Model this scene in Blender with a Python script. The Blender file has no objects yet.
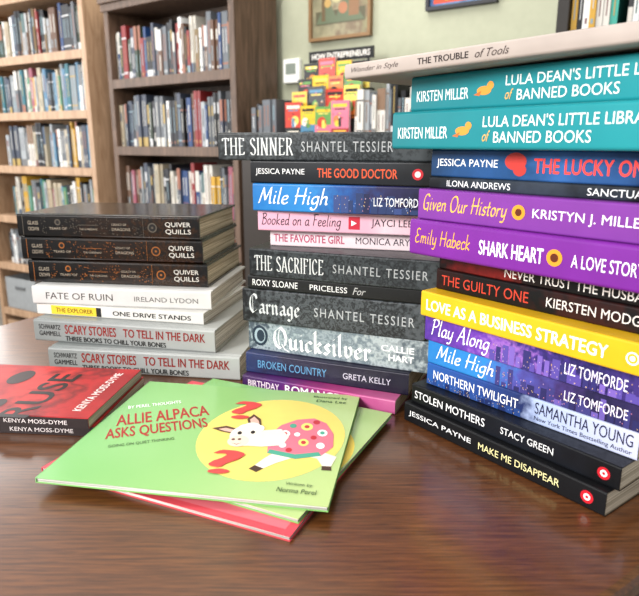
import bpy, math, random
from mathutils import Vector, Matrix
random.seed(7)
scn=bpy.context.scene
T0=0.75   # table top height
COL=scn.collection
def hexc(h):
    h=h.lstrip('#'); c=[int(h[i:i+2],16)/255 for i in (0,2,4)]
    return tuple((x/12.92 if x<=0.04045 else ((x+0.055)/1.055)**2.4) for x in c)+(1,)
_m={}
SPEC=.26
def mat(h,rough=0.45,noise=0.06,spec=0.5,coat=0):
    k=(h,rough,noise,coat)
    if k in _m: return _m[k]
    m=bpy.data.materials.new('paint_'+h.strip('#')); m.use_nodes=True
    nt=m.node_tree; b=nt.nodes['Principled BSDF']
    c=hexc(h)
    tc=nt.nodes.new('ShaderNodeTexCoord'); n=nt.nodes.new('ShaderNodeTexNoise'); n.inputs['Scale'].default_value=35
    r=nt.nodes.new('ShaderNodeValToRGB')
    r.color_ramp.elements[0].position=.3; r.color_ramp.elements[1].position=.7
    r.color_ramp.elements[0].color=tuple(x*(1-noise) for x in c[:3])+(1,)
    r.color_ramp.elements[1].color=tuple(min(1,x*(1+noise)) for x in c[:3])+(1,)
    nt.links.new(tc.outputs['Object'],n.inputs['Vector']); nt.links.new(n.outputs[0],r.inputs[0]); nt.links.new(r.outputs[0],b.inputs['Base Color'])
    b.inputs['Roughness'].default_value=rough
    b.inputs['Specular IOR Level'].default_value=SPEC
    b.inputs['Coat Weight'].default_value=coat
    _m[k]=m; return m
def gmat(name,stops,L,nscale=60,namt=0.15,rough=0.35,nstr=(1,1,1),axis='X',coat=0):
    m=bpy.data.materials.new(name); m.use_nodes=True
    nt=m.node_tree; b=nt.nodes['Principled BSDF']; N=nt.nodes.new; K=nt.links.new
    tc=N('ShaderNodeTexCoord'); sp=N('ShaderNodeSeparateXYZ'); K(tc.outputs['Object'],sp.inputs[0])
    mp=N('ShaderNodeMapping'); mp.inputs['Scale'].default_value=nstr; K(tc.outputs['Object'],mp.inputs[0])
    n=N('ShaderNodeTexNoise'); n.inputs['Scale'].default_value=nscale; n.inputs['Detail'].default_value=5; K(mp.outputs[0],n.inputs['Vector'])
    d=N('ShaderNodeMath'); d.operation='DIVIDE'; d.inputs[1].default_value=L; K(sp.outputs[axis],d.inputs[0])
    s=N('ShaderNodeMath'); s.operation='SUBTRACT'; s.inputs[1].default_value=.5; K(n.outputs[0],s.inputs[0])
    mu=N('ShaderNodeMath'); mu.operation='MULTIPLY_ADD'; mu.inputs[1].default_value=namt*2.5; K(s.outputs[0],mu.inputs[0]); K(d.outputs[0],mu.inputs[2])
    r=N('ShaderNodeValToRGB'); e=r.color_ramp.elements
    e[0].position=stops[0][0]; e[0].color=hexc(stops[0][1]); e[1].position=stops[-1][0]; e[1].color=hexc(stops[-1][1])
    for p,c in stops[1:-1]:
        q=e.new(p); q.color=hexc(c)
    K(mu.outputs[0],r.inputs[0]); K(r.outputs[0],b.inputs['Base Color']); b.inputs['Roughness'].default_value=rough
    b.inputs['Specular IOR Level'].default_value=SPEC
    b.inputs['Coat Weight'].default_value=coat; b.inputs['Coat Roughness'].default_value=.12
    return m
def wood(name,c1,c2,scale=(3,40,40),rough=.4,coat=0,bump=0.02,dist=2.0,p0=.32,p1=.68,mid=None):
    m=bpy.data.materials.new(name); m.use_nodes=True
    nt=m.node_tree; b=nt.nodes['Principled BSDF']; N=nt.nodes.new; K=nt.links.new
    tc=N('ShaderNodeTexCoord'); mp=N('ShaderNodeMapping'); mp.inputs['Scale'].default_value=scale; K(tc.outputs['Object'],mp.inputs[0])
    n=N('ShaderNodeTexNoise'); n.inputs['Scale'].default_value=1; n.inputs['Detail'].default_value=8; n.inputs['Distortion'].default_value=dist; n.inputs['Roughness'].default_value=.65
    K(mp.outputs[0],n.inputs['Vector'])
    r=N('ShaderNodeValToRGB'); e=r.color_ramp.elements; e[0].position=p0; e[1].position=p1; e[0].color=hexc(c1); e[1].color=hexc(c2)
    K(n.outputs[0],r.inputs[0])
    col=r.outputs[0]
    if mid:
        n2=N('ShaderNodeTexNoise'); n2.inputs['Scale'].default_value=1; n2.inputs['Detail'].default_value=4; n2.inputs['Distortion'].default_value=1
        mp2=N('ShaderNodeMapping'); mp2.inputs['Scale'].default_value=mid; K(tc.outputs['Object'],mp2.inputs[0]); K(mp2.outputs[0],n2.inputs['Vector'])
        r2=N('ShaderNodeValToRGB'); q=r2.color_ramp.elements; q[0].position=.3;q[1].position=.7;q[0].color=(.88,.86,.84,1);q[1].color=(1.06,1.06,1.05,1)
        K(n2.outputs[0],r2.inputs[0])
        mx=N('ShaderNodeMix'); mx.data_type='RGBA'; mx.blend_type='MULTIPLY'; mx.inputs[0].default_value=1
        K(col,mx.inputs[6]); K(r2.outputs[0],mx.inputs[7]); col=mx.outputs[2]
    K(col,b.inputs['Base Color']); b.inputs['Roughness'].default_value=rough; b.inputs['Coat Weight'].default_value=coat
    b.inputs['Coat Roughness'].default_value=.14
    bp=N('ShaderNodeBump'); bp.inputs['Strength'].default_value=.25; bp.inputs['Distance'].default_value=bump*.01; K(n.outputs[0],bp.inputs['Height']); K(bp.outputs[0],b.inputs['Normal'])
    return m
def pagemat(name,c1,c2,freq=900):
    m=bpy.data.materials.new(name); m.use_nodes=True
    nt=m.node_tree; b=nt.nodes['Principled BSDF']; N=nt.nodes.new; K=nt.links.new
    tc=N('ShaderNodeTexCoord'); mp=N('ShaderNodeMapping'); mp.inputs['Scale'].default_value=(6,6,freq); K(tc.outputs['Object'],mp.inputs[0])
    n=N('ShaderNodeTexNoise'); n.inputs['Scale'].default_value=1; n.inputs['Detail'].default_value=3; K(mp.outputs[0],n.inputs['Vector'])
    r=N('ShaderNodeValToRGB'); e=r.color_ramp.elements; e[0].position=.35; e[1].position=.6; e[0].color=hexc(c1); e[1].color=hexc(c2)
    K(n.outputs[0],r.inputs[0]); K(r.outputs[0],b.inputs['Base Color']); b.inputs['Roughness'].default_value=.85
    return m
PAGE=pagemat('page_edges','#857a62','#dcd2bf')
PAGEW=pagemat('page_edges_white','#928d85','#e6e3dd')

# ---------- text geometry ----------
_tc={}
_cu=bpy.data.curves.new('tmp_text','FONT'); _to=bpy.data.objects.new('tmp_text',_cu); COL.objects.link(_to)
_Q=[(.4,1),(.15,.85),(.05,.5),(.18,.1),(.42,0),(.66,.18),(.74,.5),(.62,.88),(.4,1)]
PEN={
'a':(.5,[[(.42,.42),(.28,.5),(.1,.4),(.05,.2),(.15,.02),(.3,.06),(.42,.25)],[(.42,.5),(.4,.15),(.46,.02),(.55,.05)]]),
'b':(.48,[[(.08,1),(.08,.05)],[(.08,.35),(.25,.5),(.4,.4),(.42,.2),(.3,.02),(.08,.05)]]),
'c':(.42,[[(.4,.4),(.28,.5),(.1,.42),(.05,.22),(.14,.03),(.28,.0),(.42,.1)]]),
'd':(.52,[[(.42,.42),(.28,.5),(.1,.4),(.05,.2),(.15,.02),(.3,.06),(.42,.25)],[(.42,1),(.42,.1),(.52,.02)]]),
'e':(.45,[[(.08,.24),(.3,.28),(.38,.4),(.26,.5),(.1,.42),(.05,.2),(.15,.02),(.3,.0),(.44,.1)]]),
'f':(.3,[[(.32,.92),(.2,1),(.12,.85),(.12,0)],[(.0,.5),(.28,.52)]]),
'g':(.5,[[(.42,.42),(.28,.5),(.1,.4),(.05,.22),(.15,.05),(.3,.08),(.42,.25)],[(.42,.5),(.42,-.1),(.32,-.3),(.15,-.3),(.05,-.18)]]),
'h':(.52,[[(.08,1),(.08,0)],[(.08,.3),(.22,.48),(.36,.46),(.4,.3),(.4,.08),(.5,.02)]]),
'i':(.24,[[(.1,.5),(.1,.08),(.2,.02)],[(.08,.7),(.14,.74)]]),
'k':(.5,[[(.08,1),(.08,0)],[(.4,.5),(.1,.24),(.3,.1),(.46,0)]]),
'l':(.24,[[(.1,1),(.1,.08),(.2,.02)]]),
'm':(.76,[[(.08,.5),(.08,0)],[(.08,.3),(.2,.48),(.32,.42),(.34,0)],[(.34,.3),(.46,.48),(.6,.42),(.62,.08),(.72,.02)]]),
'n':(.52,[[(.08,.5),(.08,0)],[(.08,.3),(.22,.48),(.36,.46),(.4,.3),(.4,.08),(.5,.02)]]),
'o':(.48,[[(.25,.5),(.1,.42),(.05,.22),(.15,.02),(.3,.02),(.42,.2),(.4,.4),(.25,.5)]]),
'r':(.38,[[(.08,.5),(.08,0)],[(.08,.3),(.2,.46),(.34,.46)]]),
's':(.4,[[(.36,.42),(.24,.5),(.1,.42),(.12,.3),(.3,.2),(.32,.08),(.2,0),(.05,.06)]]),
't':(.34,[[(.14,.8),(.14,.1),(.28,.02)],[(.0,.5),(.3,.52)]]),
'u':(.52,[[(.08,.5),(.08,.12),(.18,.01),(.3,.05),(.4,.2)],[(.4,.5),(.4,.1),(.5,.02)]]),
'v':(.46,[[(.05,.5),(.2,0)],[(.2,0),(.4,.5)]]),
'y':(.5,[[(.08,.5),(.1,.15),(.2,.02),(.34,.1),(.42,.25)],[(.42,.5),(.4,-.1),(.28,-.3),(.1,-.26)]]),
'M':(.85,[[(.02,0),(.15,.95)],[(.15,.95),(.4,.2)],[(.4,.2),(.66,1)],[(.66,1),(.72,.1),(.84,.02)]]),
'H':(.75,[[(.1,1),(.1,0)],[(.6,1),(.6,0)],[(.0,.5),(.7,.52)]]),
'P':(.6,[[(.12,1),(.12,-.02)],[(-.02,.9),(.2,1),(.45,.98),(.55,.78),(.42,.55),(.15,.48)]]),
'A':(.72,[[(.02,0),(.36,1)],[(.36,1),(.6,0),(.7,.02)],[(.12,.36),(.56,.38)]]),
'E':(.6,[[(.5,.92),(.3,1),(.12,.85),(.2,.58),(.36,.52)],[(.36,.52),(.1,.42),(.05,.18),(.22,0),(.52,.1)]]),
'B':(.62,[[(.12,1),(.12,0)],[(0,.92),(.3,1),(.48,.8),(.15,.54)],[(.15,.54),(.45,.5),(.55,.22),(.35,0),(.05,.02)]]),
'F':(.55,[[(.15,1),(.12,0)],[(.0,.95),(.3,1),(.56,.97)],[(.12,.52),(.42,.54)]]),
'G':(.7,[[(.58,.85),(.4,1),(.15,.88),(.05,.5),(.15,.1),(.4,0),(.58,.15)],[(.35,.42),(.6,.44)],[(.58,.44),(.58,-.1)]]),
'O':(.8,[_Q]),
' ':(.3,[])}
_BL=lambda x,h=.5:[(x-.05,h-.05),(x,h),(x+.06,h-.08),(x+.06,.1),(x+.12,.0),(x+.2,.07)]
GOT={
'a':(.52,[[(.12,.42),(.26,.5),(.38,.42),(.38,.1),(.5,.02)],[(.38,.3),(.1,.2),(.1,.08),(.2,0),(.38,.1)]]),
'c':(.42,[[(.38,.4),(.24,.5),(.08,.38),(.08,.12),(.2,0),(.38,.1)]]),
'e':(.44,[[(.08,.2),(.36,.36),(.24,.5),(.08,.38),(.08,.12),(.2,0),(.38,.1)]]),
'g':(.5,[[(.38,.42),(.24,.5),(.08,.38),(.08,.14),(.2,.04),(.38,.14)],[(.42,.5),(.38,.42),(.38,-.14),(.24,-.26),(.08,-.18)]]),
'i':(.26,[_BL(.06),[(.08,.7),(.14,.76)]]),
'k':(.5,[[(.02,.9),(.1,1),(.1,.06),(.16,0)],[(.12,.3),(.3,.5),(.4,.4),(.16,.26)],[(.2,.26),(.34,.06),(.46,.06)]]),
'l':(.28,[[(.02,.9),(.1,1),(.1,.1),(.16,0),(.24,.07)]]),
'n':(.54,[[(.0,.44),(.06,.5),(.1,.42),(.1,.06),(.16,0)],[(.12,.38),(.28,.5),(.38,.4),(.38,.1),(.44,0),(.52,.07)]]),
'r':(.38,[[(.0,.44),(.06,.5),(.1,.42),(.1,.06),(.16,0)],[(.12,.38),(.24,.5),(.34,.42)]]),
's':(.4,[[(.34,.42),(.2,.5),(.08,.4),(.32,.14),(.2,0),(.04,.08)]]),
'u':(.54,[[(.0,.44),(.06,.5),(.1,.42),(.1,.1),(.22,0),(.38,.12)],[(.34,.44),(.38,.5),(.38,.1),(.44,0),(.52,.07)]]),
'v':(.48,[[(.0,.44),(.06,.5),(.1,.42),(.1,.12),(.22,0),(.38,.14),(.38,.4),(.28,.5)]]),
'C':(.68,[[(.60,.76),(.52,.94),(.34,1),(.14,.84),(.06,.5),(.12,.18),(.32,0),(.60,.18)],[(.30,.9),(.27,.5),(.30,.12)]]),
'Q':(.84,[[(.4,1),(.14,.8),(.06,.45),(.18,.12),(.42,0),(.68,.16),(.74,.5),(.64,.82),(.4,1)],[(.36,.86),(.3,.5),(.36,.16)],[(.5,.2),(.66,-.02),(.92,-.12)]]),
' ':(.3,[])}
ROM={
'T':(.66,[[(.33,0),(.33,1)],[(.04,.96),(.62,.96)],[(.04,.96),(.03,.82)],[(.62,.96),(.63,.82)]]),
'H':(.74,[[(.12,0),(.12,1)],[(.6,0),(.6,1)],[(.12,.52),(.6,.52)]]),
'E':(.6,[[(.12,0),(.12,1)],[(.12,.96),(.5,.96)],[(.12,.52),(.42,.52)],[(.12,.04),(.52,.04)],[(.5,.96),(.5,.82)],[(.52,.04),(.54,.18)]]),
'F':(.58,[[(.12,0),(.12,1)],[(.12,.96),(.5,.96)],[(.12,.52),(.42,.52)],[(.5,.96),(.5,.8)]]),
'S':(.55,[[(.45,.82),(.3,.98),(.1,.9),(.08,.7),(.28,.52),(.48,.32),(.44,.08),(.24,.02),(.05,.16)]]),
'I':(.26,[[(.12,0),(.12,1)]]),
'N':(.76,[[(.12,0),(.12,1)],[(.12,1),(.6,0)],[(.6,0),(.6,1)]]),
'R':(.66,[[(.12,0),(.12,1)],[(.12,.96),(.4,.95),(.5,.75),(.36,.54),(.12,.52)],[(.3,.52),(.6,0)]]),
'A':(.7,[[(.05,0),(.33,1)],[(.33,1),(.62,0)],[(.16,.34),(.5,.34)]]),
'C':(.62,[[(.54,.78),(.36,.98),(.14,.85),(.06,.5),(.14,.14),(.36,.02),(.56,.2)]]),
' ':(.34,[])}
def cat(p,n=5):
    if len(p)<3: return p
    q=[p[0]]+p+[p[-1]]; out=[]
    for i in range(1,len(q)-2):
        for j in range(n):
            t=j/n
            out.append(tuple(.5*((2*q[i][k])+(-q[i-1][k]+q[i+1][k])*t+(2*q[i-1][k]-5*q[i][k]+4*q[i+1][k]-q[i+2][k])*t*t+(-q[i-1][k]+3*q[i][k]-3*q[i+1][k]+q[i+2][k])*t**3) for k in (0,1)))
    out.append(p[-1]); return out
def pengeo(s,style):
    D=ROM if 'R' in style else (GOT if 'G' in style else PEN)
    vs=[];fs=[];cnt=[0]
    if 'R' in style: nib=(.066,.018); th=.022; sh=0; smooth=True
    elif 'G' in style: nib=(.062,.048); th=.010; sh=0; smooth=False
    elif 'H' in style: nib=(.040,.034); th=.040; sh=.2; smooth=True
    else: nib=(.056,.044); th=.034; sh=.25; smooth=True
    x=0
    def poly(pts):
        cnt[0]=(cnt[0]+1)%43; l=cnt[0]*.1
        o=len(vs); vs.extend([(a,b,l) for a,b in pts]); fs.append(tuple(range(o,o+len(pts))))
    def quad(p,q,dx,dy):
        poly([(p[0]-dx,p[1]-dy),(p[0]+dx,p[1]+dy),(q[0]+dx,q[1]+dy),(q[0]-dx,q[1]-dy)])
    for ch in s:
        w,st=D[ch]
        for p in st:
            q=[(x+a+sh*b,b) for a,b in (cat(p) if smooth else p)]
            nn=nib
            if 'G' in style and len(p)==3 and ch.isupper(): nn=(.02,.016)
            for i in range(len(q)-1):
                quad(q[i],q[i+1],*nn)
                ddx=q[i+1][0]-q[i][0];ddy=q[i+1][1]-q[i][1];l=math.hypot(ddx,ddy) or 1
                quad(q[i],q[i+1],-ddy/l*th,ddx/l*th)
            if 'R' in style and len(p)==2 and abs(p[0][1]-p[1][1])>.8:
                for a,b in q: 
                    bb=min(max(b,.02),.98); quad((a-.12,bb),(a+.12,bb),0,.02)
        x+=w+(.10 if 'R' in style else .05)
    return vs,fs
def textgeo(s,style=''):
    k=(s,style)
    if k in _tc: return _tc[k]
    if any(c in style for c in 'RGSH'):
        vs,fs=pengeo(s,style)
    else:
        _cu.body=s; _cu.resolution_u=3; _cu.offset=0
        _cu.shear=0.35 if 'i' in style else 0
        _cu.space_character=1.25 if 'w' in style else 1.0
        bpy.context.view_layer.update()
        dg=bpy.context.evaluated_depsgraph_get()
        me=bpy.data.meshes.new_from_object(_to.evaluated_get(dg))
        v0=[(v.co.x,v.co.y) for v in me.vertices]; f0=[tuple(p.vertices) for p in me.polygons]
        bpy.data.meshes.remove(me)
        w=.020 if 'b' in style else 0
        offs=[(0,0)] if w==0 else [(-w,0),(w,0),(0,w*.7),(0,-w*.7)]
        vs=[];fs=[]
        for i,(dx,dy) in enumerate(offs):
            o=len(vs); vs+=[(a+dx,b+dy,i*.9) for a,b in v0]; fs+=[tuple(o+j for j in f) for f in f0]
    x0=min(v[0] for v in vs);x1=max(v[0] for v in vs);y0=min(v[1] for v in vs);y1=max(v[1] for v in vs)
    vs=[((v[0]-x0)/(x1-x0),(v[1]-y0)/(y1-y0),v[2]) for v in vs]
    _tc[k]=(vs,fs); return _tc[k]

class MB:
    def __init__(s): s.v=[];s.f=[];s.mi=[];s.mats=[]
    def slot(s,m):
        if m not in s.mats: s.mats.append(m)
        return s.mats.index(m)
    def add(s,vs,fs,m):
        o=len(s.v); s.v+=vs; i=s.slot(m)
        for f in fs: s.f.append(tuple(o+a for a in f)); s.mi.append(i)
    def box(s,x0,x1,y0,y1,z0,z1,m):
        s.add([(x0,y0,z0),(x1,y0,z0),(x1,y1,z0),(x0,y1,z0),(x0,y0,z1),(x1,y0,z1),(x1,y1,z1),(x0,y1,z1)],
          [(0,3,2,1),(4,5,6,7),(0,1,5,4),(1,2,6,5),(2,3,7,6),(3,0,4,7)],m)
    def obj(s,name,parent=None,bevel=0,smooth=False):
        me=bpy.data.meshes.new(name); me.from_pydata(s.v,[],s.f); me.update()
        for m in s.mats: me.materials.append(m)
        for p,i in zip(me.polygons,s.mi): p.material_index=i; p.use_smooth=smooth
        o=bpy.data.objects.new(name,me); COL.objects.link(o)
        if parent: o.parent=parent
        if bevel:
            b=o.modifiers.new('bevel','BEVEL'); b.width=bevel; b.segments=2; b.limit_method='ANGLE'
        return o
def empty(name,label,cat,loc,yaw=0,group=None):
    e=bpy.data.objects.new(name,None); COL.objects.link(e); e.empty_display_size=.02
    e.location=loc; e.rotation_euler=(0,0,math.radians(yaw)); e['label']=label; e['category']=cat
    if group: e['group']=group
    return e
def tag(o,label,cat,group=None):
    o['label']=label;o['category']=cat
    if group:o['group']=group

def decals(mb,els,U,V,mapf,flat=False):
    lay=0
    for e in els:
        lay+=.13 if e[0]=='d' else 1
        t=e[0]
        if t=='t':
            _,s,x0,x1,z0,z1,c=e[:7]; st=e[7] if len(e)>7 else ''
            rot=e[8] if len(e)>8 else 0
            vs,fs=textgeo(s,st)
            w=(x1-x0)*U; h=(z1-z0)*V; cx=(x0+x1)/2*U; cz=(z0+z1)/2*V
            ca,sa=math.cos(math.radians(rot)),math.sin(math.radians(rot))
            P=[]
            for a,b,l in vs:
                a=(a-.5)*w; b=(b-.5)*h
                P.append(mapf(cx+a*ca-b*sa,cz+a*sa+b*ca,lay+l))
            lay+=3 if 'b' in st else (4.3 if any(q in st for q in 'RGSH') else 0)
            mb.add(P,fs,mat(c,.4,.03))
        elif t in('r','d'):
            _,x0,x1,z0,z1,c=e[:6]
            n=4 if t=='r' and not flat else 1; P=[];F=[]
            for j in range(n+1):
                z=z0+(z1-z0)*j/n
                P+= [mapf(x0*U,z*V,lay),mapf(x1*U,z*V,lay)]
            for j in range(n): F.append((2*j,2*j+1,2*j+3,2*j+2))
            mb.add(P,F,mat(c,.4,.03))
        elif t=='p':
            _,pts,c=e
            P=[mapf(a,b,lay) for a,b in pts]
            mb.add(P,[tuple(range(len(P)))],mat(c,.4,.03))
        elif t=='c':
            _,xc,zc,r,c=e[:5]; ry=e[5] if len(e)>5 else r; cl=e[6] if len(e)>6 else 1e9
            P=[mapf(min(xc*U+r*math.cos(a*math.pi/24),cl),zc*V+ry*math.sin(a*math.pi/24),lay) for a in range(48)]
            mb.add(P,[tuple(range(48))],mat(c,.4,.03))

def skyline(x0,x1,seed,cols,lights,n=14,hmax=.8):
    R=random.Random(seed); o=[]
    for i in range(n):
        a=x0+(x1-x0)*i/n; w=(x1-x0)/n*R.uniform(.6,1.1); h=R.uniform(.2,hmax)
        o.append(('d',a,min(a+w,1),0.04,h,R.choice(cols)))
    for i in range(n*4):
        a=R.uniform(x0,x1-.01); z=R.uniform(.06,hmax*.8)
        o.append(('d',a,a+.003,z,z+.04,R.choice(lights)))
    return o

def book(label,L,W,T,x,y,z,yaw,cm,els=(),hard=False,pages=None,top=(),group='stacked books',tilt=0):
    cmt=mat(cm) if isinstance(cm,str) else cm
    e=empty('book',label,'book',(x,y,T0+z),yaw,group)
    if tilt: e.rotation_euler=(0,-math.radians(tilt),math.radians(yaw))
    th=.0024 if hard else .0007
    bulge=.0003 if hard else .00015
    mb=MB()
    r=min(.003 if hard else .0018,T*.2)
    yo=bulge+.0002
    outer=[(W,0),(W*.5,0)]
    if hard: outer=[(W,0),(.010,0),(.0075,.0009),(.005,.0003)]
    k=5
    for i in range(k+1):
        a=i/k*math.pi/2; outer.append((r+yo-r*math.sin(a),r-r*math.cos(a)))
    for i in range(1,8):
        f=i/8; zz=r+(T-2*r)*f; outer.append((yo-bulge*math.sin(math.pi*f),zz))
    for i in range(k+1):
        a=i/k*math.pi/2; outer.append((r+yo-r*math.cos(a),T-r+r*math.sin(a)))
    if hard: outer+=[(.005,T-.0003),(.0075,T-.0009),(.010,T),(W,T)]
    else: outer+=[(W*.5,T),(W,T)]
    inner=[]
    for (a,b) in outer:
        ia=a if a>=W-1e-6 else max(a,yo+th) ; ib=min(max(b,th),T-th)
        inner.append((ia,ib))
    n=len(outer); P=[]
    for X in (0,L):
        P+=[(X,a,b) for a,b in outer]+[(X,a,b) for a,b in inner]
    F=[]
    M=2*n
    for i in range(n-1):
        F.append((i,i+1,M+i+1,M+i)); F.append((n+i,M+n+i,M+n+i+1,n+i+1))
        F.append((i,n+i,n+i+1,i+1)); F.append((M+i,M+i+1,M+n+i+1,M+n+i))
    F.append((0,M,M+n,n)); F.append((n-1,2*n-1,M+2*n-1,M+n-1))
    mb.add(P,F,cmt)
    def ms(u,v,lay):
        return (u,yo-bulge-.0001-.000012*lay,v)
    decals(mb,els,L,T,ms)
    decals(mb,top,L,W,lambda u,v,lay:(u,v,T+.0001+.00002*lay))
    mb.obj('cover',e)
    pb=MB(); ov=.003 if hard else .0
    y0=yo+th+.0002; 
    nn=8; y1=W-ov-(.0 if hard else .0003); P=[];F=[]
    x0=ov+(.0002 if not hard else 0); x1=L-x0
    for i in range(nn+1):
        f=i/nn; zz=th+.0001+(T-2*th-.0002)*f
        c=(.002 if hard else .0)*math.sin(math.pi*f)
        P+=[(x0,y0,zz),(x1,y0,zz),(x1,y1-c,zz),(x0,y1-c,zz)]
    for i in range(nn):
        a=4*i
        for j in range(4):
            F.append((a+j,a+(j+1)%4,a+4+(j+1)%4,a+4+j))
    F.append((0,3,2,1)); a=4*nn; F.append((a,a+1,a+2,a+3))
    pb.add(P,F,pages or PAGE); pb.obj('pages',e)
    return e

# ================= TABLE =================
tbl=empty('round_table','round warm brown wooden table carrying stacks of books','table',(-.075,.7095,0))
TW=wood('table_wood','#351a0b','#7a4a26',(22,380,380),.30,.4,.008,.15,.28,.72,(3,26,26))
def lathe(prof,m,name,parent,seg=128,off=(0,0,0)):
    mb=MB();P=[];F=[]
    n=len(prof)
    for i in range(seg):
        a=2*math.pi*i/seg
        P+=[(off[0]+r*math.cos(a),off[1]+r*math.sin(a),z) for r,z in prof]
    for i in range(seg):
        j=(i+1)%seg
        for k in range(n-1): F.append((i*n+k,j*n+k,j*n+k+1,i*n+k+1))
    F.append(tuple(i*n for i in range(seg))[::-1]); F.append(tuple(i*n+n-1 for i in range(seg)))
    mb.add(P,F,m); return mb.obj(name,parent)
R_=.4615
lathe([(R_-.03,T0-.035),(R_-.008,T0-.033),(R_-.002,T0-.026),(R_-.01,T0-.02),(R_,T0-.014),(R_,T0-.005),(R_-.002,T0-.0015),(R_-.006,T0)],TW,'tabletop',tbl)
lathe([(.37,T0-.09),(.39,T0-.085),(.39,T0-.0352)],TW,'apron',tbl)
for a in (45,135,225,315):
    ox,oy=.32*math.cos(math.radians(a)),.32*math.sin(math.radians(a))
    lathe([(.02,0),(.024,.03),(.018,.08),(.028,.3),(.022,.5),(.034,.58),(.034,T0-.0902)],TW,'leg',tbl,24,(ox,oy,0))

# ================= LEFT STACK =================
blk=gmat('black_gilt',[(0,'#0b0a0a'),(.3,'#141110'),(.5,'#2a1a10'),(.62,'#14100e'),(.8,'#301c0c'),(1,'#0d0c0c')],.24,130,.4,.22,coat=.4)
def dragon(orn,seed):
    R=random.Random(seed); tx='#a09484'
    o=[('r',.03,.033,.08,.92,orn),('t','GLASS',.06,.12,.54,.70,tx,'l'),('t','CROWN',.06,.12,.28,.44,tx,'l'),
     ('t','TEARS OF',.18,.28,.34,.44,tx,'l'),('c',.23,.66,.004,orn),('c',.23,.66,.0025,'#171413'),('t','THE GUARDIANS',.35,.45,.34,.42,tx,'l'),
     ('r',.345,.455,.55,.57,orn),('t','LEGACY OF',.53,.61,.56,.65,tx,'l'),('t','DRAGONS',.53,.63,.34,.46,tx,'l'),
     ('r',.70,.702,.08,.92,orn),('c',.75,.5,.006,orn),('c',.75,.5,.0045,'#171413'),('c',.75,.5,.0015,orn),
     ('t','QUIVER',.82,.955,.52,.75,'#dcd7cf',''),('t','QUILLS',.82,.955,.22,.45,'#dcd7cf','')]
    for i in range(130):
        a=R.choice([R.gauss(.31,.02),R.gauss(.49,.02),R.gauss(.66,.02),R.gauss(.15,.01),R.gauss(.4,.1)]); z=R.uniform(.12,.85); w=R.uniform(.001,.006)
        o.append(('d',a,a+w,z,z+R.uniform(.015,.04),orn))
    return o
LG='stack of mixed hardcovers'
sc=[('t','SCHWARTZ',.03,.155,.58,.80,'#1c1c1c','b'),('t','GAMMELL',.03,.155,.28,.50,'#1c1c1c','b'),('t','SCARY STORIES',.18,.47,.42,.84,'#8a2622','b'),('t','TO TELL IN THE DARK',.51,.95,.44,.82,'#8a2622','b'),('t','THREE BOOKS TO CHILL YOUR BONES',.18,.74,.10,.32,'#161616','b')]
book('grey jacketed hardcover with red title at the bottom of its stack',.2407,.16,.029,-.331,.7175,0,-8.7,gmat('greyjk',[(0,'#828786'),(.5,'#9b9e9d'),(1,'#adafac')],.24,50,.15),sc,hard=True,pages=PAGEW,group=LG)
book('grey jacketed hardcover with red title lying on its duplicate',.24,.16,.028,-.358,.745,.029,-12,gmat('greyjk2',[(0,'#828786'),(.5,'#959897'),(1,'#a8aaa7')],.24,50,.15),sc,hard=True,pages=PAGEW,group=LG)
book('thin white paperback with a yellow block on its spine',.229,.15,.0145,-.363,.770,.057,-13,'#d6d4cf',[('r',.09,.37,.1,.9,'#e8c53a'),('r',.37,.40,.1,.9,'#222222'),('t','THE EXPLORER',.12,.35,.3,.7,'#6a4a12','b'),('t','ONE DRIVE STANDS',.47,.93,.3,.7,'#1b1b1b','b')],pages=PAGEW,group=LG)
book('white hardcover with thin grey title on the spine',.235,.165,.0235,-.365,.765,.0715,-8,'#d0cfcd',[('t','FATE OF RUIN',.08,.46,.32,.68,'#45423f','l'),('t','IRELAND LYDON',.58,.93,.34,.6,'#5d5a57','l')],hard=True,pages=PAGEW,group=LG)
book('black hardcover with bronze ornament lying on a white hardcover',.24,.16,.0293,-.3768,.788,.095,-8.4,blk,dragon('#9a5a26',1),hard=True,pages=PAGE,group=LG)
book('black hardcover with bronze ornament, second from the stack top',.242,.16,.0293,-.3845,.792,.1243,-8,blk,dragon('#905424',2),hard=True,pages=PAGE,group=LG)
book('black hardcover with grey lettering on top of the stack',.243,.16,.0293,-.388,.795,.1536,-8.5,blk,dragon('#554e45',3),hard=True,pages=PAGE,group=LG)

# ================= MIDDLE STACK =================
MG='tall stack of paperbacks'
def right(qx,qy,yaw,L):
    a=math.radians(yaw); return qx-L*math.cos(a), qy-L*math.sin(a)
def mid(label,qx,qy,z,T,yaw,L,cm,els,W=.14):
    x,y=right(qx,qy,yaw,L); return book(label,L,W,T,x,y,z,yaw,cm,els,group=MG)
dk=lambda n,a,b:gmat(n,[(0,a),(.3,b),(.42,a),(.62,b),(.75,a),(1,b)],.21,170,.55)
mid('purple and pink paperback at the bottom of a tall stack',.077,.587,0,.0154,-24,.18,gmat('pinkpurple',[(0,'#3c2150'),(.3,'#5a2470'),(.5,'#9a3278'),(.65,'#b33f80'),(1,'#c46595')],.18,60,.1),
 [('t','BIRTHDAY',.04,.26,.26,.76,'#e4d3df','b'),('t','ROMANCE',.30,.66,.20,.82,'#f4f0f2','b')])
mid('dark violet paperback with blue and white lettering',.092,.6,.0154,.024,-22,.19,gmat('violet',[(0,'#26305e'),(.3,'#221c3c'),(.6,'#1c1730'),(1,'#181428')],.19,70,.2),
 [('t','BROKEN COUNTRY',.08,.52,.3,.68,'#6298c4',''),('t','GRETA KELLY',.62,.9,.36,.64,'#cfcadc','')])
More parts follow.
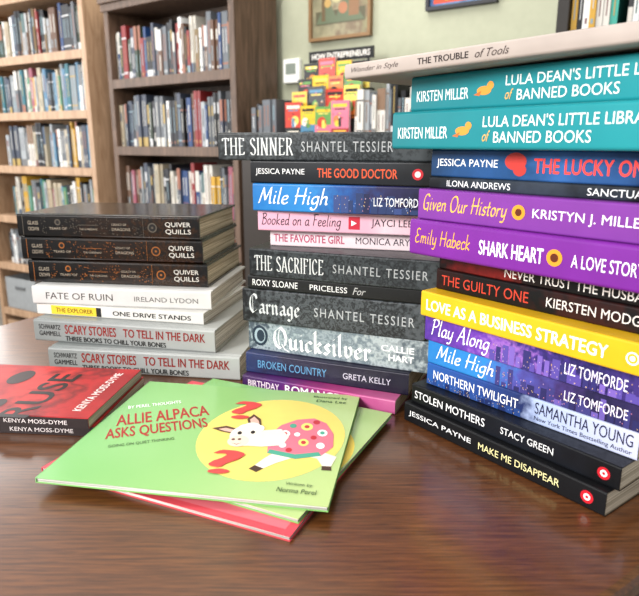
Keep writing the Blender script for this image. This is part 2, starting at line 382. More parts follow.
mid('silver-grey paperback with ornate white title',.111,.6,.0394,.035,-23.5,.21,gmat('silver',[(0,'#4a5660'),(.14,'#a3b0b6'),(.3,'#6b7982'),(.45,'#98a4ab'),(.6,'#687680'),(.78,'#b3bdc0'),(1,'#5a656d')],.21,150,.4),
 [('t','Quicksilver',.15,.71,.06,.90,'#ffffff','G'),('t','CALLIE',.76,.93,.54,.74,'#ffffff','b'),('t','HART',.80,.93,.26,.46,'#ffffff','b'),('c',.07,.5,.010,'#22303f',.012),('c',.07,.5,.007,'#9fb0ba',.009),('c',.075,.5,.005,'#22303f',.007)])
mid('dark smoky grey paperback with gothic silver title',.106,.6,.0744,.0383,-22,.208,dk('carn','#15181a','#4f5458'),
 [('t','Carnage',.04,.34,.12,.88,'#cdd0d2','G'),('t','SHANTEL TESSIER',.42,.95,.36,.62,'#b2b5b8','w')])
mid('slim black paperback with white capitals',.108,.6,.1127,.0153,-22,.203,'#0e0f10',
 [('t','ROXY SLOANE',.03,.3,.28,.74,'#f0f0f0',''),('t','PRICELESS',.37,.58,.3,.7,'#e9e9e9',''),('t','For',.61,.68,.25,.75,'#b9b9b9','i')])
mid('dark charcoal paperback with distressed white title',.1165,.592,.128,.0308,-22.6,.21,dk('sacr','#191c1e','#3f4447'),
 [('t','THE SACRIFICE',.03,.42,.22,.78,'#d6d8d8','R'),('t','SHANTEL TESSIER',.47,.95,.34,.64,'#a9acae','w')])
mid('slim pale pink paperback with red title',.141,.637,.1588,.0185,-15,.203,'#ead7dc',
 [('t','THE FAVORITE GIRL',.02,.42,.26,.74,'#b8506e','b'),('t','MONICA ARYA',.48,.80,.3,.7,'#3b3540','')])
mid('pink paperback with dark handwritten title',.1286,.6275,.1773,.0222,-15,.203,gmat('pinkbk',[(0,'#e8adc4'),(.6,'#e6b0c3'),(.7,'#eecfd8'),(1,'#e8a5bb')],.2,40,.05),
 [('t','Booked on a Feeling',.02,.46,.12,.88,'#1c1220','H'),('r',.50,.56,.2,.8,'#c92f43'),('p',[(.1045,.008),(.1105,.011),(.1045,.014)],'#ffffff'),('t','JAYCI LEE',.62,.83,.28,.72,'#2c2230','')])
mid('blue paperback with a city skyline and white script title',.120,.609,.1995,.029,-19,.203,gmat('mile1',[(0,'#2272ba'),(.3,'#2f86cc'),(.5,'#25549a'),(.7,'#2b2a55'),(1,'#151628')],.2,110,.12),
 skyline(.45,1,5,['#2a3a66','#22264a','#384a80'],['#c8a97a','#98a8d0','#c088a0'])+[('t','Mile High',.03,.42,.08,.90,'#ffffff','S'),('t','LIZ TOMFORDE',.66,.9,.3,.6,'#f2f4fa','')])
mid('slim black thriller paperback with orange title',.115,.61,.2285,.0238,-21,.203,gmat('gd',[(0,'#0f1116'),(.7,'#171b22'),(1,'#0b0c0f')],.2,60,.2),
 [('t','JESSICA PAYNE',.03,.31,.34,.66,'#f2f2f2',''),('t','THE GOOD DOCTOR',.38,.80,.3,.7,'#d8542f','b'),('c',.90,.5,.0055,'#c0222e'),('c',.90,.5,.003,'#f0dada')])
mid('charcoal paperback with distressed white title on top of the stack',.1115,.6307,.2523,.0290,-15,.229,dk('sinn','#1f2224','#4a4f52'),
 [('t','THE SINNER',.02,.37,.18,.82,'#dfe1e1','R'),('t','SHANTEL TESSIER',.41,.83,.32,.68,'#b4b7b9','w')])

# ================= RIGHT STACK =================
RG='large stack of novels'
def rb(label,x,y,z,T,yaw,L,cm,els,hard=False,W=.14,tilt=0): return book(label,L,W,T,x,y,z,-yaw,cm,els,hard=hard,group=RG,tilt=tilt)
rb('black thriller paperback with white title and red badge',.085,.5755,0,.020,53,.21,'#0f1013',
 [('t','JESSICA PAYNE',.03,.40,.34,.66,'#f5f5f5',''),('t','MAKE ME DISAPPEAR',.44,.82,.34,.66,'#f0e6a8',''),('c',.93,.5,.0052,'#c8202d'),('c',.93,.5,.0028,'#f7e9e9'),('c',.93,.5,.0012,'#c8202d')])
rb('black paperback with white capitals',.0916,.575,.020,.0195,52,.21,gmat('stolen',[(0,'#101114'),(.6,'#181b22'),(1,'#0e0f12')],.2,60,.2),
 [('t','STOLEN MOTHERS',.02,.42,.3,.7,'#f7f7f7',''),('t','STACY GREEN',.50,.74,.34,.66,'#f0f0f0',''),('c',.94,.5,.005,'#c8202d'),('c',.94,.5,.0028,'#f7e9e9'),('c',.94,.5,.0012,'#c8202d')])
rb('twilight blue paperback with white and dark capitals',.106,.575,.0395,.0222,50,.203,gmat('north',[(0,'#2457a2'),(.3,'#27468c'),(.52,'#24305f'),(.6,'#a9b8dc'),(1,'#c4c8e4')],.2,120,.06),
 skyline(.0,.52,15,['#24407e','#1b2a5c','#2a4a8c'],['#6f8fd0','#c0a880'],14,.35)+[('t','NORTHERN TWILIGHT',.04,.50,.34,.74,'#ffffff',''),('t','SAMANTHA YOUNG',.58,.98,.42,.88,'#1d1c3a',''),('t','New York Times Bestselling Author',.58,.98,.10,.32,'#1d1c3a','')])
rb('blue paperback with purple city skyline and white script title',.106,.575,.0617,.0235,50,.203,gmat('mile2',[(0,'#2679c0'),(.3,'#3084cc'),(.5,'#4f4fa2'),(.7,'#40316a'),(.85,'#242144'),(1,'#302854')],.2,120,.15),
 skyline(.38,1,8,['#3d3a78','#2c2a5c','#6a58a8'],['#c8a870','#b898c8','#c87a98'],20)+[('t','Mile High',.05,.37,.08,.92,'#ffffff','S'),('t','LIZ TOMFORDE',.70,.95,.3,.66,'#f2eefc','')])
rb('violet paperback with glittering city lights and white script title',.102,.575,.0852,.0265,51,.208,gmat('play',[(0,'#503090'),(.3,'#6d3cab'),(.45,'#9a68c0'),(.6,'#443284'),(.8,'#272356'),(1,'#403178')],.2,160,.3),
 skyline(.36,1,9,['#5a4aa0','#34306e','#7a60b8'],['#c4a8c0','#c8a070','#9080c0'],20,.7)+[('t','Play Along',.04,.36,.08,.9,'#ffffff','S'),('t','LIZ TOMFORDE',.70,.94,.3,.66,'#f4f0ff','')])
rb('bright yellow business paperback with white capitals',.096,.568,.1117,.0240,52,.222,'#e0b01c',
 [('t','LOVE AS A BUSINESS STRATEGY',.03,.82,.28,.72,'#ffffff','b'),('c',.90,.5,.0048,'#ffffff'),('c',.90,.5,.0036,'#e0b01c'),('c',.90,.5,.002,'#ffffff')],W=.15)
rb('black thriller paperback with red glow and pale capitals',.111,.575,.1357,.0198,51,.205,gmat('guilty',[(0,'#25100e'),(.15,'#15100f'),(.5,'#101012'),(.75,'#331614'),(1,'#101012')],.2,90,.3),
 [('t','THE GUILTY ONE',.03,.48,.26,.74,'#c8422f',''),('t','KIERSTEN MODGLIN',.56,1.0,.3,.7,'#e6e1dc','')])
rb('slim black and red thriller paperback',.113,.575,.1555,.0145,51,.205,gmat('never',[(0,'#160c0e'),(.3,'#751a19'),(.45,'#1c1012'),(.7,'#101012'),(1,'#140c0e')],.2,90,.2),
 [('t','NEVER TRUST THE HUSBAND',.35,.99,.24,.76,'#efe9e4','')])
rb('thick bright purple hardcover with white title and yellow flower',.084,.574,.170,.0325,50.7,.229,'#752490',
 [('t','Emily Habeck',.03,.30,.22,.78,'#f2b53c','H'),('t','SHARK HEART',.34,.60,.3,.68,'#ffffff','b'),('c',.64,.5,.0065,'#e79a2f'),('c',.64,.5,.0034,'#5e2a14'),('t','A LOVE STORY',.70,.93,.34,.64,'#ffffff','')],hard=True,W=.155)
rb('purple paperback with golden handwritten title',.091,.575,.2025,.0275,50.5,.21,'#7a3594',
 [('t','Given Our History',.03,.45,.16,.86,'#f6be52','S'),('c',.50,.52,.006,'#e79a2f'),('c',.50,.52,.003,'#5e2a14'),('t','KRISTYN J. MILLER',.56,.985,.32,.66,'#ffffff','')],W=.142)
rb('thin black mass-market paperback with small white capitals',.101,.58,.230,.0108,50.5,.205,gmat('ilona',[(0,'#121418'),(.5,'#323a46'),(1,'#121418')],.2,60,.3),
 [('t','ILONA ANDREWS',.10,.42,.25,.75,'#f0f0f0',''),('t','SANCTUARY',.74,.99,.25,.75,'#f0f0f0','')])
rb('blue and black thriller paperback with red title',.1025,.58,.2408,.0242,51,.21,gmat('lucky',[(0,'#1a3a60'),(.3,'#245086'),(.45,'#1d4470'),(.62,'#3262a0'),(1,'#15325c')],.2,60,.12),
 [('t','JESSICA PAYNE',.03,.34,.32,.66,'#ffffff',''),('c',.42,.62,.010,'#c23a34',.007),('c',.44,.35,.006,'#c23a34',.005),('t','THE LUCKY ONE',.50,.94,.26,.74,'#ff4a44','b')])
TEAL=gmat('teal',[(0,'#17757d'),(.5,'#1d838b'),(1,'#228d94')],.24,40,.15)
lula=lambda:[('t','KIRSTEN MILLER',.03,.27,.28,.58,'#f3f7f5',''),('c',.335,.46,.007,'#e8953a',.0035),('c',.36,.58,.0032,'#e8953a'),('p',[(.070,.011),(.078,.014),(.076,.010)],'#c96a2a'),
 ('t',"LULA DEAN'S LITTLE LIBRARY",.42,1.0,.54,.80,'#f6f8f4',''),('t','of',.42,.45,.20,.46,'#f3b45a','i'),('t','BANNED BOOKS',.465,.80,.17,.43,'#f6f8f4','')]
rb('teal jacketed hardcover with white title and small orange bird',.067,.59,.265,.0325,51.6,.24,TEAL,lula(),hard=True,W=.16)
rb('teal jacketed hardcover lying on its duplicate',.083,.59,.2975,.0305,51.6,.24,TEAL,lula(),hard=True,W=.16)
rb('wide greyish picture hardcover on top of the stack',.023,.602,.3271,.0132,47.2,.29,'#aea199',
 [('t','Wonder in Style',.03,.22,.28,.70,'#3a2c2a','i'),('t','THE TROUBLE',.29,.46,.32,.70,'#2a2020','b'),('t','of Tools',.48,.58,.28,.72,'#3a2c2a','i')],hard=True,W=.2,tilt=.9)

# ================= RED BOOKS =================
redc=gmat('redcov',[(0,'#5c0d10'),(.3,'#a0191d'),(.5,'#c02e2a'),(.68,'#741216'),(.8,'#ae2224'),(1,'#94181c')],.21,30,.4,.42)
redt=[('t','RUSE',.38,.92,.28,.52,'#180405','b',90),('c',.42,.72,.012,'#240506',.02),('c',.50,.18,.008,'#240506',.012),('t','KENYA MOSS-DYME',.67,1.15,.47,.54,'#ecdcd8','b',90)]
kx,ky=-.2126-.21*math.cos(math.radians(5)),.538+.21*math.sin(math.radians(5))
def redspine(c): return [('r',0,1,0.04,.96,'#1e0d0e'),('t','KENYA MOSS-DYME',.60,.90,.30,.70,c,'')]
book('dark red paperback with black spine under its duplicate',.21,.13,.0105,kx,ky,0,-5,redc,redspine('#e9dfdf'),group='pair of red paperbacks')
book('deep red paperback with black title lying on its duplicate',.21,.13,.0105,kx-.003,ky-.001,.0105,-6,redc,redspine('#f4eaea'),top=redt,group='pair of red paperbacks')

# ================= CHILDREN BOOKLETS =================
def booklet(label,W,H,T,x,y,z,yaw,c,els,under,m=None):
    e=empty('picture_book',label,'book',(x,y,T0+z),yaw,'thin picture books')
    mb=MB(); cm=m or mat(c,.3,.05)
    mb.box(0,W,0,H,T-.0005,T,cm); mb.box(0,W,0,H,0,.0005,mat(under)); mb.box(-.0004,.0003,0,H,0,T,cm)
    decals(mb,els,W,H,lambda u,v,l:(u,v,T+.0001+.000012*l))
    mb.obj('cover',e)
    pb=MB(); pb.box(.0004,W-.001,.001,H-.001,.0006,T-.0006,PAGEW); pb.obj('pages',e)
    return e
bx,by=-.0205-.235*.9135,.3788+.235*.4067
booklet('pink thin picture book lying under two green ones',.235,.216,.004,bx,by,0,-24,'#d94c58',[('r',.03,.97,.03,.97,'#e26e7a')],'#e0505a')
a=math.radians(-26)
W2=.216
tx,ty=.0725,.5735
gx=tx-W2*math.cos(a)+.20*math.sin(a); gy=ty-W2*math.sin(a)-.20*math.cos(a)
LIME=gmat('lime_cover',[(0,'#7cb86c'),(.45,'#92c277'),(.8,'#abc981'),(1,'#bad088')],.235,8,.18,.25,coat=.3)
booklet('green thin picture book partly covered by its duplicate',W2,.20,.004,gx,gy,.0042,-26,'#9bd67a',[('c',.80,.45,.042,'#f2d85e',.06,W2-.0005),('t','?',.80,.90,.5,.8,'#e05a5a','b')],'#8fcf72',LIME)
H1=.208; W1=.235
CR='#f5ead8'
def Q(cx,cy,w,h,c,rot=14):
    return ('t','?',cx-w/2/W1,cx+w/2/W1,cy-h/2/H1,cy+h/2/H1,c,'b',rot)
AX,AY,AR=.170,.100,math.radians(12); SX,SY=.92,1.12
def al_p(pts,c): return ('p',[(AX+(SX*a*math.cos(AR)-SY*b*math.sin(AR)),AY+(SX*a*math.sin(AR)+SY*b*math.cos(AR))) for a,b in pts],c)
def al_e(x,y,rx,ry,c,rot=0):
    r=math.radians(rot); return al_p([(x+rx*math.cos(t)*math.cos(r)-ry*math.sin(t)*math.sin(r),y+rx*math.cos(t)*math.sin(r)+ry*math.sin(t)*math.cos(r)) for t in [k*math.pi/12 for k in range(24)]],c)
PK='#e0788a'
al=[('c',.708,.50,.066,'#ecd670',.080),
 ('t','ALLIE ALPACA',.035,.405,.55,.67,'#a82a24','b',26),('t','ASKS QUESTIONS',.055,.445,.41,.53,'#a82a24','b',26),
 ('t','BY PEREL THOUGHTS',.03,.25,.70,.735,'#f2fff0','b',26),
 ('t','GOING ON QUIET THINKING',.12,.36,.32,.35,'#3a5a2c','',26),
 ('t','Illustrated by',.80,.95,.93,.96,'#274a22','',0),('t','Dana Lee',.82,.95,.885,.915,'#274a22','',0),
 al_p([(.040,-.022),(.058,-.034),(.052,-.048),(.044,-.047),(.040,-.036),(.026,-.030)],CR),al_p([(.052,-.048),(.044,-.047),(.043,-.053),(.052,-.054)],'#4a3428'),
 al_p([(.004,-.022),(-.008,-.034),(-.016,-.044),(-.008,-.049),(.002,-.042),(.018,-.034)],CR),al_p([(-.016,-.044),(-.008,-.049),(-.014,-.054),(-.021,-.049)],'#4a3428'),
 al_p([(-.006,-.026),(-.006,.004),(.006,.022),(.022,.032),(.040,.034),(.052,.024),(.058,.004),(.056,-.018),(.044,-.032),(.020,-.036)],PK),
 al_p([(-.006,-.026),(.020,-.036),(.044,-.032),(.042,-.026),(.020,-.029),(-.004,-.020)],'#4fa58a'),
 al_e(.010,.006,.005,.006,'#ffffff'),al_e(.010,.006,.0024,.003,'#c2323c'),al_e(.032,.018,.006,.007,'#f6e27a'),al_e(.032,.018,.0026,.003,'#c2323c'),
 al_e(.047,.006,.005,.006,'#ffffff'),al_e(.047,.006,.0024,.003,'#4fa58a'),al_e(.028,-.010,.005,.006,'#f6e27a'),al_e(.028,-.010,.0024,.003,'#c2323c'),
 al_e(.044,-.016,.004,.005,'#ffffff'),al_e(.008,-.014,.0035,.004,'#ffffff'),al_e(.018,.020,.0035,.004,'#4fa58a'),al_e(.042,.026,.0035,.004,'#c2323c'),al_e(.022,.004,.003,.0035,'#ffffff'),al_e(.038,-.002,.003,.0035,'#c2323c'),al_e(.014,-.022,.003,.0035,'#c2323c'),
 al_p([(-.034,-.004),(-.014,.012),(.006,.014),(.014,.0),(.008,-.014),(-.012,-.016),(-.026,-.014)],CR),
 al_p([(-.034,.014),(-.050,.022),(-.064,.018),(-.054,.012),(-.038,.006)],'#5d4030'),al_p([(-.036,.012),(-.050,.018),(-.057,.016),(-.050,.012),(-.038,.008)],'#e8b8a8'),
 al_p([(-.026,.018),(-.030,.034),(-.024,.044),(-.016,.034),(-.014,.018)],'#5d4030'),al_p([(-.024,.020),(-.027,.033),(-.023,.039),(-.018,.031),(-.016,.020)],'#e8b8a8'),
 al_e(-.028,.004,.0165,.0185,CR),al_e(-.024,.019,.009,.008,'#fffaf0'),al_e(-.031,.018,.006,.006,'#fffaf0'),al_e(-.017,.016,.006,.006,'#fffaf0'),
 al_e(-.035,-.006,.0105,.0095,'#ecd8c4'),al_e(-.040,-.003,.0018,.0018,'#6a4438'),al_e(-.034,-.003,.0018,.0018,'#6a4438'),al_p([(-.041,-.009),(-.036,-.011),(-.031,-.009),(-.036,-.0122)],'#8a4a40'),
 al_e(-.035,.008,.0022,.003,'#2a2320'),al_e(-.022,.009,.0022,.003,'#2a2320'),
 Q(.545,.73,.028,.042,'#d94a48',8),Q(.60,.24,.028,.040,'#d94a48',8),
 ('t','Written by',.84,.93,.105,.13,'#22401c','',0),('t','Norma Perel',.82,.95,.06,.09,'#22401c','',0)]
booklet('lime green thin picture book with yellow circle and alpaca drawing',W1,H1,.0045,-.2251,.4424,.0085,-10,'#9bd67a',al,'#8fcf72',LIME)

# ================= BACKGROUND ROOM =================
W0=Vector((-.15,2.6,0)); ex=Vector((.8,-.6,0)); nx=Vector((-.6,-.8,0)); YW=-36.87
def wp(s,t,z): 
    p=W0+ex*s+nx*t; return (p.x,p.y,z)
mb=MB(); mb.box(-3,3.2,.02,.12,0,2.8,mat('#aaac96',.85,.03)); w=mb.obj('wall_back'); w.location=W0; w.rotation_euler=(0,0,math.radians(YW)); w['kind']='structure'
mb=MB(); mb.box(-3,3.2,.005,.02,0,.1,mat('#d8d6cf',.6)); w=mb.obj('baseboard_back',bevel=.003); w.location=W0; w.rotation_euler=(0,0,math.radians(YW)); w['kind']='structure'
mb=MB(); mb.box(-4,4,-2.5,6,-.05,0,wood('floor_wood','#6a645e','#9a9188',(2,30,30),.4)); f=mb.obj('floor'); f['kind']='structure'

WD=wood('case_dark','#3f2e20','#6c5342',(30,30,4),.6)
WL=wood('case_light','#8f6f53','#b8987a',(30,30,4),.6)
WLb=wood('case_light_back','#9a7852','#c09a70',(30,30,4),.7)
WDb=wood('case_dark_back','#382a1f','#5a4534',(30,30,4),.7)
def bookcase(label,W,D,H,shelves,pos,yaw,m,mback,cornice=True):
    e=empty('bookcase',label,'bookcase',pos,yaw)
    for x in (0,W-.03):
        b=MB(); b.box(x,x+.03,.0,D,0,H-.03,m); b.obj('side_panel',e,.002)
    b=MB(); b.box(.03,W-.03,D-.012,D-.002,.0,H-.03,mback); b.obj('back_panel',e)
    b=MB(); b.box(-.01,W+.02,-.02,D,H-.03,H,m)
    if cornice: b.box(-.008,W+.008,-.008,D,H-.06,H-.0301,m)
    b.obj('cornice',e,.003)
    for z in shelves:
        b=MB(); b.box(.0305,W-.0305,.004,D-.013,z-.03,z,m); b.box(.0305,W-.0305,.0,.004,z-.035,z+.002,m); b.obj('shelf',e,.001)
    b=MB(); b.box(.0305,W-.0305,.01,.03,0,.07,m); b.obj('plinth',e)
    return e
names={'#c9c5bd':'white','#b9b4a9':'cream','#242428':'black','#3c4250':'slate','#7a7f82':'grey','#7d2626':'dark red','#b0522f':'orange-red','#28606c':'teal','#4a7a5f':'green','#b98f32':'mustard','#4a3060':'purple','#1f3a66':'navy','#a89c86':'beige','#5b5f64':'grey','#94989b':'light grey','#8a4a58':'raspberry','#d8d8d6':'white','#101114':'black','#4a708a':'dusty blue','#b8949a':'pink','#5a4030':'brown',
 '#c83a3a':'bright red','#e0a030':'amber','#3a9a8a':'sea green','#4060b0':'royal blue','#d06090':'magenta pink','#2f3a2c':'dark green','#6d5a3a':'olive brown'}
pal=[q for q in names if q not in('#c83a3a','#e0a030','#3a9a8a','#4060b0','#d06090')]
_sb={}
def sbmesh(c,var):
    if (c,var) in _sb: return _sb[(c,var)]
    cm=mat(c,.5); mb=MB()
    t=.06
    mb.box(0,1,0,.03,0,1,cm)
    mb.box(0,t,.03,1,0,1,cm); mb.box(1-t,1,.03,1,0,1,cm)
    mb.box(t,1-t,.03,.96,.015,.98,PAGEW)
    lum=sum(hexc(c)[:3]); pool=['#c0bcb4','#a08850','#b8b8b8','#8a5a48','#7a9098'] if lum<.9 else ['#33363c','#6c4a4a','#3f4d60','#6a6a6a','#7a604c','#4a6060','#1c1c1e']
    a1_,a2_=mat(random.choice(pool),.5),mat(random.choice(pool),.5)
    if var==0: segs=[(.45,.85,.38,.58,0)]+[(.12,.3,.38,.6,1)]
    elif var==1: segs=[(.62,.82,.25,.75,0),(.2,.5,.42,.58,1),(.05,.1,.3,.7,0)]
    elif var==2: segs=[(.75,.78,0,1,0),(.3,.7,.38,.55,1),(.1,.13,0,1,0)]
    elif var==3: segs=[(.0,.18,0,1,0),(.4,.88,.4,.55,1)]
    elif var==4: segs=[(.3,.85,.4,.56,0),(.06,.12,.35,.65,1)]
    else: segs=[(.55,1,0,1,0),(.12,.45,.4,.58,1)]
    for z0,z1,x0,x1,k in segs: mb.box(x0,x1,-.004,0,z0,z1,(a1_,a2_)[k])
    o=mb.obj('tmpbook'); me=o.data; me.name='shelf_book'; bpy.data.objects.remove(o)
    _sb[(c,var)]=me; return me
def fill(pos,yaw,x0,x1,z,hmax,group,weights=None,yoff=.02,gap=True,hmin=.155,wr=(.011,.025)):
    a=math.radians(yaw); e=Vector((math.cos(a),math.sin(a),0)); n=Vector((-math.sin(a),math.cos(a),0))
    x=x0; run=0
    while True:
        if run<=0:
            run=random.randint(1,3); c=random.choice(weights or pal); h=random.uniform(hmin,hmax); w=random.uniform(*wr); v=random.randint(0,5); d=random.uniform(.13,.16)
        run-=1
        if random.random()<.6: c=random.choice(weights or pal); h=random.uniform(hmin,hmax); w=random.uniform(*wr); v=random.randint(0,5)
        if x+w>x1: break
        if gap and random.random()<.015: x+=random.uniform(.01,.03); continue
        o=bpy.data.objects.new('book',sbmesh(c,v)); COL.objects.link(o)
        p=Vector(pos)+e*x+n*(yoff+random.uniform(0,.012)); o.location=(p.x,p.y,z+.0025); o.rotation_euler=(0,0,a); o.scale=(w-.0006,d,h)
        tag(o,names[c]+' book standing upright on a bookcase shelf','book',group)
        x+=w
CZ=T0+.27
a1=-31; e1=Vector((math.cos(math.radians(a1)),math.sin(math.radians(a1)),0)); k1=.93
n1=Vector((-e1.y,e1.x,0))
p1=Vector((-1.018,2.88,0))-e1*.88
sh1=[CZ+k1*q for q in (-.945,-.67,-.395,-.12,.155,.43)]
bookcase('light oak bookcase filled with rows of books',.88,.24,CZ+.69,sh1,p1,a1,WL,WLb)
mix1=['#c9c5bd','#b9b4a9','#94989b','#28606c','#8a4a58','#b98f32','#3c4250','#4a7a5f','#242428','#a89c86','#4a708a','#7a7f82','#d8d8d6','#5a4030','#5b5f64']
dark1=['#242428','#101114','#3c4250','#7d2626','#5b5f64','#1f3a66','#6d5a3a','#5a4030','#2f3a2c']
grey1=['#94989b','#7a7f82','#d8d8d6','#5b5f64','#c9c5bd','#4a708a','#3c4250','#a89c86','#242428']
dg=dark1+grey1
fill(p1,a1,.12,.36,sh1[1],.20,'books on the light bookcase',grey1,hmin=.15)
for i,z in enumerate(sh1[2:]):
    fill(p1,a1,.20,.845,z,.208,'books on the light bookcase',[mix1,grey1+['#b98f32'],grey1+mix1,dg+['#242428','#5a4030']][i],hmin=.145)
bp=p1+e1*.05+n1*.015
bn=empty('storage_bin','grey fabric storage bin on a low bookcase shelf','storage bin',(bp.x,bp.y,sh1[0]+.0025),a1)
BG=mat('#8c8f90',.8); b=MB(); W_,D_,H_=.26,.19,.17
b.box(0,W_,0,D_,0,.004,BG)
b.box(0,W_,0,.004,.004,H_,BG); b.box(0,W_,D_-.004,D_,.004,H_,BG); b.box(0,.004,.004,D_-.004,.004,H_,BG); b.box(W_-.004,W_,.004,D_-.004,.004,H_,BG); b.obj('body',bn,.001)
b=MB(); b.box(.09,.17,-.006,-.0001,.11,.125,mat('#5b5d5e',.6)); b.obj('handle',bn,.001)
p2=Vector(wp(-.77,.26,0))
sh2=[CZ-.855,CZ-.575,CZ-.295,CZ-.015,CZ+.265]
bookcase('weathered dark brown bookcase with three rows of books',.77,.235,CZ+.60,sh2,p2,YW,WD,WDb)
for i,z in enumerate(sh2[1:]):
    fill(p2,YW,.58 if i==0 else .035,.735,z,.215,'books on the dark bookcase',[pal,mix1+dark1,dark1+grey1,dark1+dark1+['#b9b4a9','#7a7f82','#d8d8d6','#5a4030']][i])
p3=Vector(wp(1.145,.28,0))
sh3=[CZ-.9,CZ-.6,CZ-.28,CZ+.02,CZ+.272]
bookcase('black bookcase with a row of assorted books',.7,.26,CZ+.75,sh3,p3,YW,mat('#26221f',.5),mat('#1c1a18',.6))
fill(p3,YW,.032,.4,sh3[4],.23,'books on the black bookcase',['#c83a3a','#e0a030','#3a9a8a','#4060b0','#d8d8d6','#242428','#b98f32','#c9c5bd','#101114'],hmin=.20,yoff=.006,wr=(.010,.018))
# low cabinet
cab=empty('low_cabinet','low dark cabinet against the wall carrying a book display','cabinet',wp(.06,.30,0),YW)
b=MB(); b.box(0,.72,0,.28,.05,CZ-.005,mat('#2b2623',.5)); b.obj('body',cab,.003)
b=MB(); b.box(-.01,.73,-.012,.28,CZ-.0049,CZ+.02,mat('#3a332e',.45)); b.obj('countertop',cab,.003)
for xx in (.01,.365):
    b=MB(); b.box(xx,xx+.345,-.014,-.0005,.08,CZ-.03,mat('#312b27',.5)); d=b.obj('door',cab,.001)
    hx=.335 if xx<.1 else .375
    b=MB(); b.box(hx,hx+.008,-.024,-.0141,.6,.7,mat('#9a948a',.3)); h=b.obj('handle',d)
# display risers and face-out books
BK=mat('#181818',.5)
S0=.215; STP=.050
fc=['#d8b02f','#b93a2c','#5f8f4c','#c8722f','#8f2824','#dcc860','#cf6a80','#1e1c1c','#ddd6c6','#4a7a98']
fn={'#d8b02f':'yellow','#b93a2c':'red','#5f8f4c':'green','#c8722f':'orange','#8f2824':'crimson','#dcc860':'pale yellow','#cf6a80':'pink','#1e1c1c':'black','#ddd6c6':'white','#4a7a98':'blue'}
RR=random.Random(11)
order=[['#b93a2c','#d8b02f','#5f8f4c','#cf6a80','#1e1c1c'],['#d8b02f','#1e1c1c','#b93a2c','#dcc860','#c8722f'],['#1e1c1c','#d8b02f','#c8722f','#5f8f4c','#b93a2c'],['#1e1c1c','#b93a2c','#d8b02f','#1e1c1c','#dcc860']]
for i in range(4):
    b=MB(); b.box(0,.29,0,.034,0,.012+STP*i,BK); o=b.obj('display_riser',None,.002); o.location=wp(S0,.25-.035*i,CZ+.02); o.rotation_euler=(0,0,math.radians(YW))
    tag(o,'black stepped display riser holding face-out books','display riser','display risers')
    x=RR.uniform(-.004,.004)
    for j in range(5):
        w=RR.uniform(.060,.076); hh=RR.uniform(.085,.108)
        if x+w>.292: w=.290-x
        if w<.035: break
        c=order[i][j]; c2,c3,c4,c5=RR.sample([q for q in fc if q!=c],4)
        b=MB(); cm=mat(c,.35)
        b.box(0,w,0,.0008,0,hh,cm); b.box(0,w,.0092,.010,0,hh,cm); b.box(0,.0008,.0008,.0092,0,hh,cm); b.box(.0008,w-.001,.0008,.0092,.001,hh-.001,PAGEW)
        els=[('d',.0,1,.0,RR.uniform(.15,.4),c5),('d',.10,.9,.80,.90,c2),('d',.2,.8,.72,.76,c3),('c',RR.uniform(.3,.7),.42,w*RR.uniform(.18,.28),c4),('c',RR.uniform(.3,.7),.3,w*.14,c2),('d',.42,.58,.2,.5,c3),('d',.15,.85,.05,.09,c2)]
        for q in range(10):
            a_=RR.uniform(.05,.85); z_=RR.uniform(.1,.9); els.append(('d',a_,a_+RR.uniform(.03,.12),z_,z_+RR.uniform(.02,.06),RR.choice(fc)))
        decals(b,els,w,hh,lambda u,v,l:(u,-.0002-.0001*l,v),True)
        o=b.obj('paperback_book'); o.location=wp(S0+x,.25-.035*i-.012,CZ+.02+.0125+STP*i+.0003); o.rotation_euler=(0,0,math.radians(YW+RR.uniform(-6,6)))
        tag(o,fn[c]+' paperback shown face-out on a display riser','book','face-out books on the display risers')
        x+=w+RR.uniform(.0005,.0015)
sg=empty('display_sign','small black sign on posts behind the book display','sign',wp(S0,.10,CZ+.02),YW)
b=MB(); b.box(0.0,.275,0,.006,.262,.30,BK)
decals(b,[('t','HOW ENTREPRENEURS',.05,.95,.25,.75,'#e8e4dc','b')],.275,.038,lambda u,v,l:(u,-.0004-.0001*l,.262+v)); b.obj('panel',sg)
for xx in (.02,.25):
    b=MB(); b.box(xx,xx+.006,.0,.006,0,.2618,BK); b.obj('post',sg)
fill(wp(.06,.28,0),YW,.01,.13,CZ+.02,.14,'books on the low cabinet',['#101114','#242428','#5b5f64'],gap=False,hmin=.10)
fill(wp(.06,.28,0),YW,.46,.70,CZ+.02,.17,'books on the low cabinet',['#d8d8d6','#c9c5bd','#94989b','#101114','#5b5f64'],gap=False,hmin=.11)
th=empty('thermostat','white wall thermostat with grey screen','thermostat',wp(.050,-.018,CZ+.275),YW)
b=MB(); b.box(-.04,.04,-.022,-.0,-.045,.045,mat('#f6f6f2',.4)); b.obj('housing',th,.004)
b=MB(); b.box(-.025,.025,-.0235,-.0221,-.012,.028,mat('#8a938a',.2)); b.obj('screen',th)
def poster(label,s0,s1,z0,z1,fc_,els,bg):
    e=empty('framed_picture',label,'picture',wp(s0,-.019,z0),YW)
    w=s1-s0;h=z1-z0; b=MB(); t=.012; m=mat(fc_,.5)
    b.box(0,w,-.02,0,0,t,m); b.box(0,w,-.02,0,h-t,h,m); b.box(0,t,-.02,0,t,h-t,m); b.box(w-t,w,-.02,0,t,h-t,m); b.obj('frame',e,.001)
    b=MB(); b.box(t,w-t,-.008,-.002,t,h-t,bg)
    decals(b,els,w,h,lambda u,v,l:(u,-.0083-.0001*l,v)); b.obj('print',e)
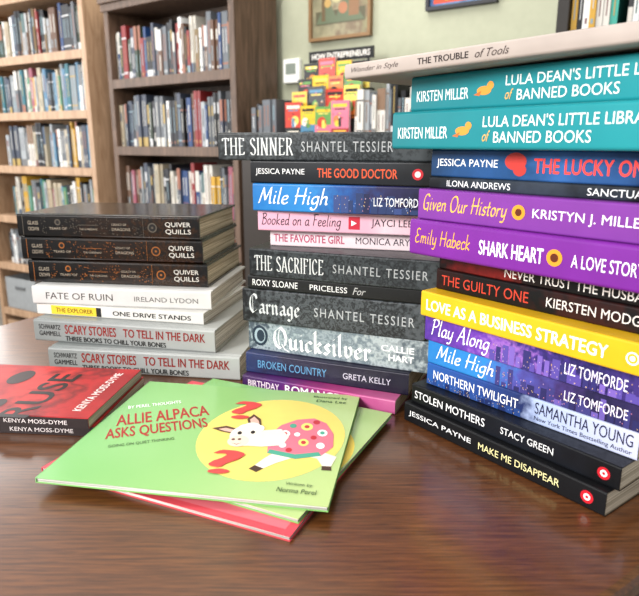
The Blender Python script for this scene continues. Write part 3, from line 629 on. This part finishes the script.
poster('wooden-framed muted brown and green illustrated poster',.135,.41,CZ+.372,CZ+.80,'#8a6c4c',
 [('r',.1,.9,.13,.24,'#5d5a48'),('p',[(.03,.06),(.08,.15),(.12,.08),(.17,.17),(.22,.09),(.245,.06)],'#66705a'),('r',.64,.80,.18,.42,'#8a6a50'),('r',.2,.26,.16,.4,'#6a5a44'),('c',.45,.36,.028,'#b8b088'),('c',.55,.25,.02,'#a8765a'),('c',.3,.3,.015,'#b89860')],gmat('post1',[(0,'#7a7660'),(.4,'#9a9478'),(.7,'#7a6a58'),(1,'#8a8668')],.28,25,.5))
poster('framed colourful blue and red art print',.625,.87,CZ+.425,CZ+.82,'#3a3a3e',[('r',.1,.9,.05,.10,'#c8503a'),('c',.3,.12,.02,'#e8b04a'),('c',.7,.14,.03,'#b84a6a'),('c',.5,.2,.04,'#4a90a8')],gmat('post2',[(0,'#3a5a8a'),(.5,'#6a88b0'),(1,'#3a4a6a')],.25,25,.5))

bpy.data.objects.remove(_to)

# ================= LIGHT / CAMERA =================
wd=bpy.data.worlds.new('world'); scn.world=wd; wd.use_nodes=True
nt=wd.node_tree; bg=nt.nodes['Background']; bg.inputs[0].default_value=(1,.99,.97,1); bg.inputs[1].default_value=.50
def area(name,loc,target,size,power,col=(1,1,1)):
    l=bpy.data.lights.new(name,'AREA'); l.shape='RECTANGLE'; l.size=size[0]; l.size_y=size[1]; l.energy=power; l.color=col
    o=bpy.data.objects.new(name,l); COL.objects.link(o); o.location=loc
    o.rotation_euler=(Vector(target)-Vector(loc)).to_track_quat('-Z','Y').to_euler()
area('front_key',(-1.7,-1.1,1.9),(0,.6,.8),(.8,.8),100,(1,.985,.96))  # added unseen key, stands in for daylight from behind the camera
area('overhead_fill',(-.6,1.6,2.7),(-.7,2.6,.8),(1.5,1.5),50,(1,.97,.93))  # added overhead fill aimed at the bookcases, no fixture there
area('left_fill',(-3.0,2.2,1.5),(-.4,1.0,.8),(1.6,1.2),80,(1,1,1))  # added fill from out of view on the left, not an actual window
area('sheen_light',(-2.35,3.75,1.95),(-.3,.8,.75),(1.3,1.5),28,(1,1,1))  # unseen lamp added to put a sheen on the left of the tabletop
cd=bpy.data.cameras.new('camera'); cam=bpy.data.objects.new('camera',cd); COL.objects.link(cam)
cam.location=(0,0,CZ); cam.rotation_euler=(math.radians(90-14),0,0)
cd.sensor_width=36; cd.sensor_fit='HORIZONTAL'; cd.lens=620*36/639; cd.clip_start=.01
cd.dof.use_dof=True; cd.dof.focus_distance=.60; cd.dof.aperture_fstop=11
scn.camera=cam
scn.view_settings.view_transform='Standard'
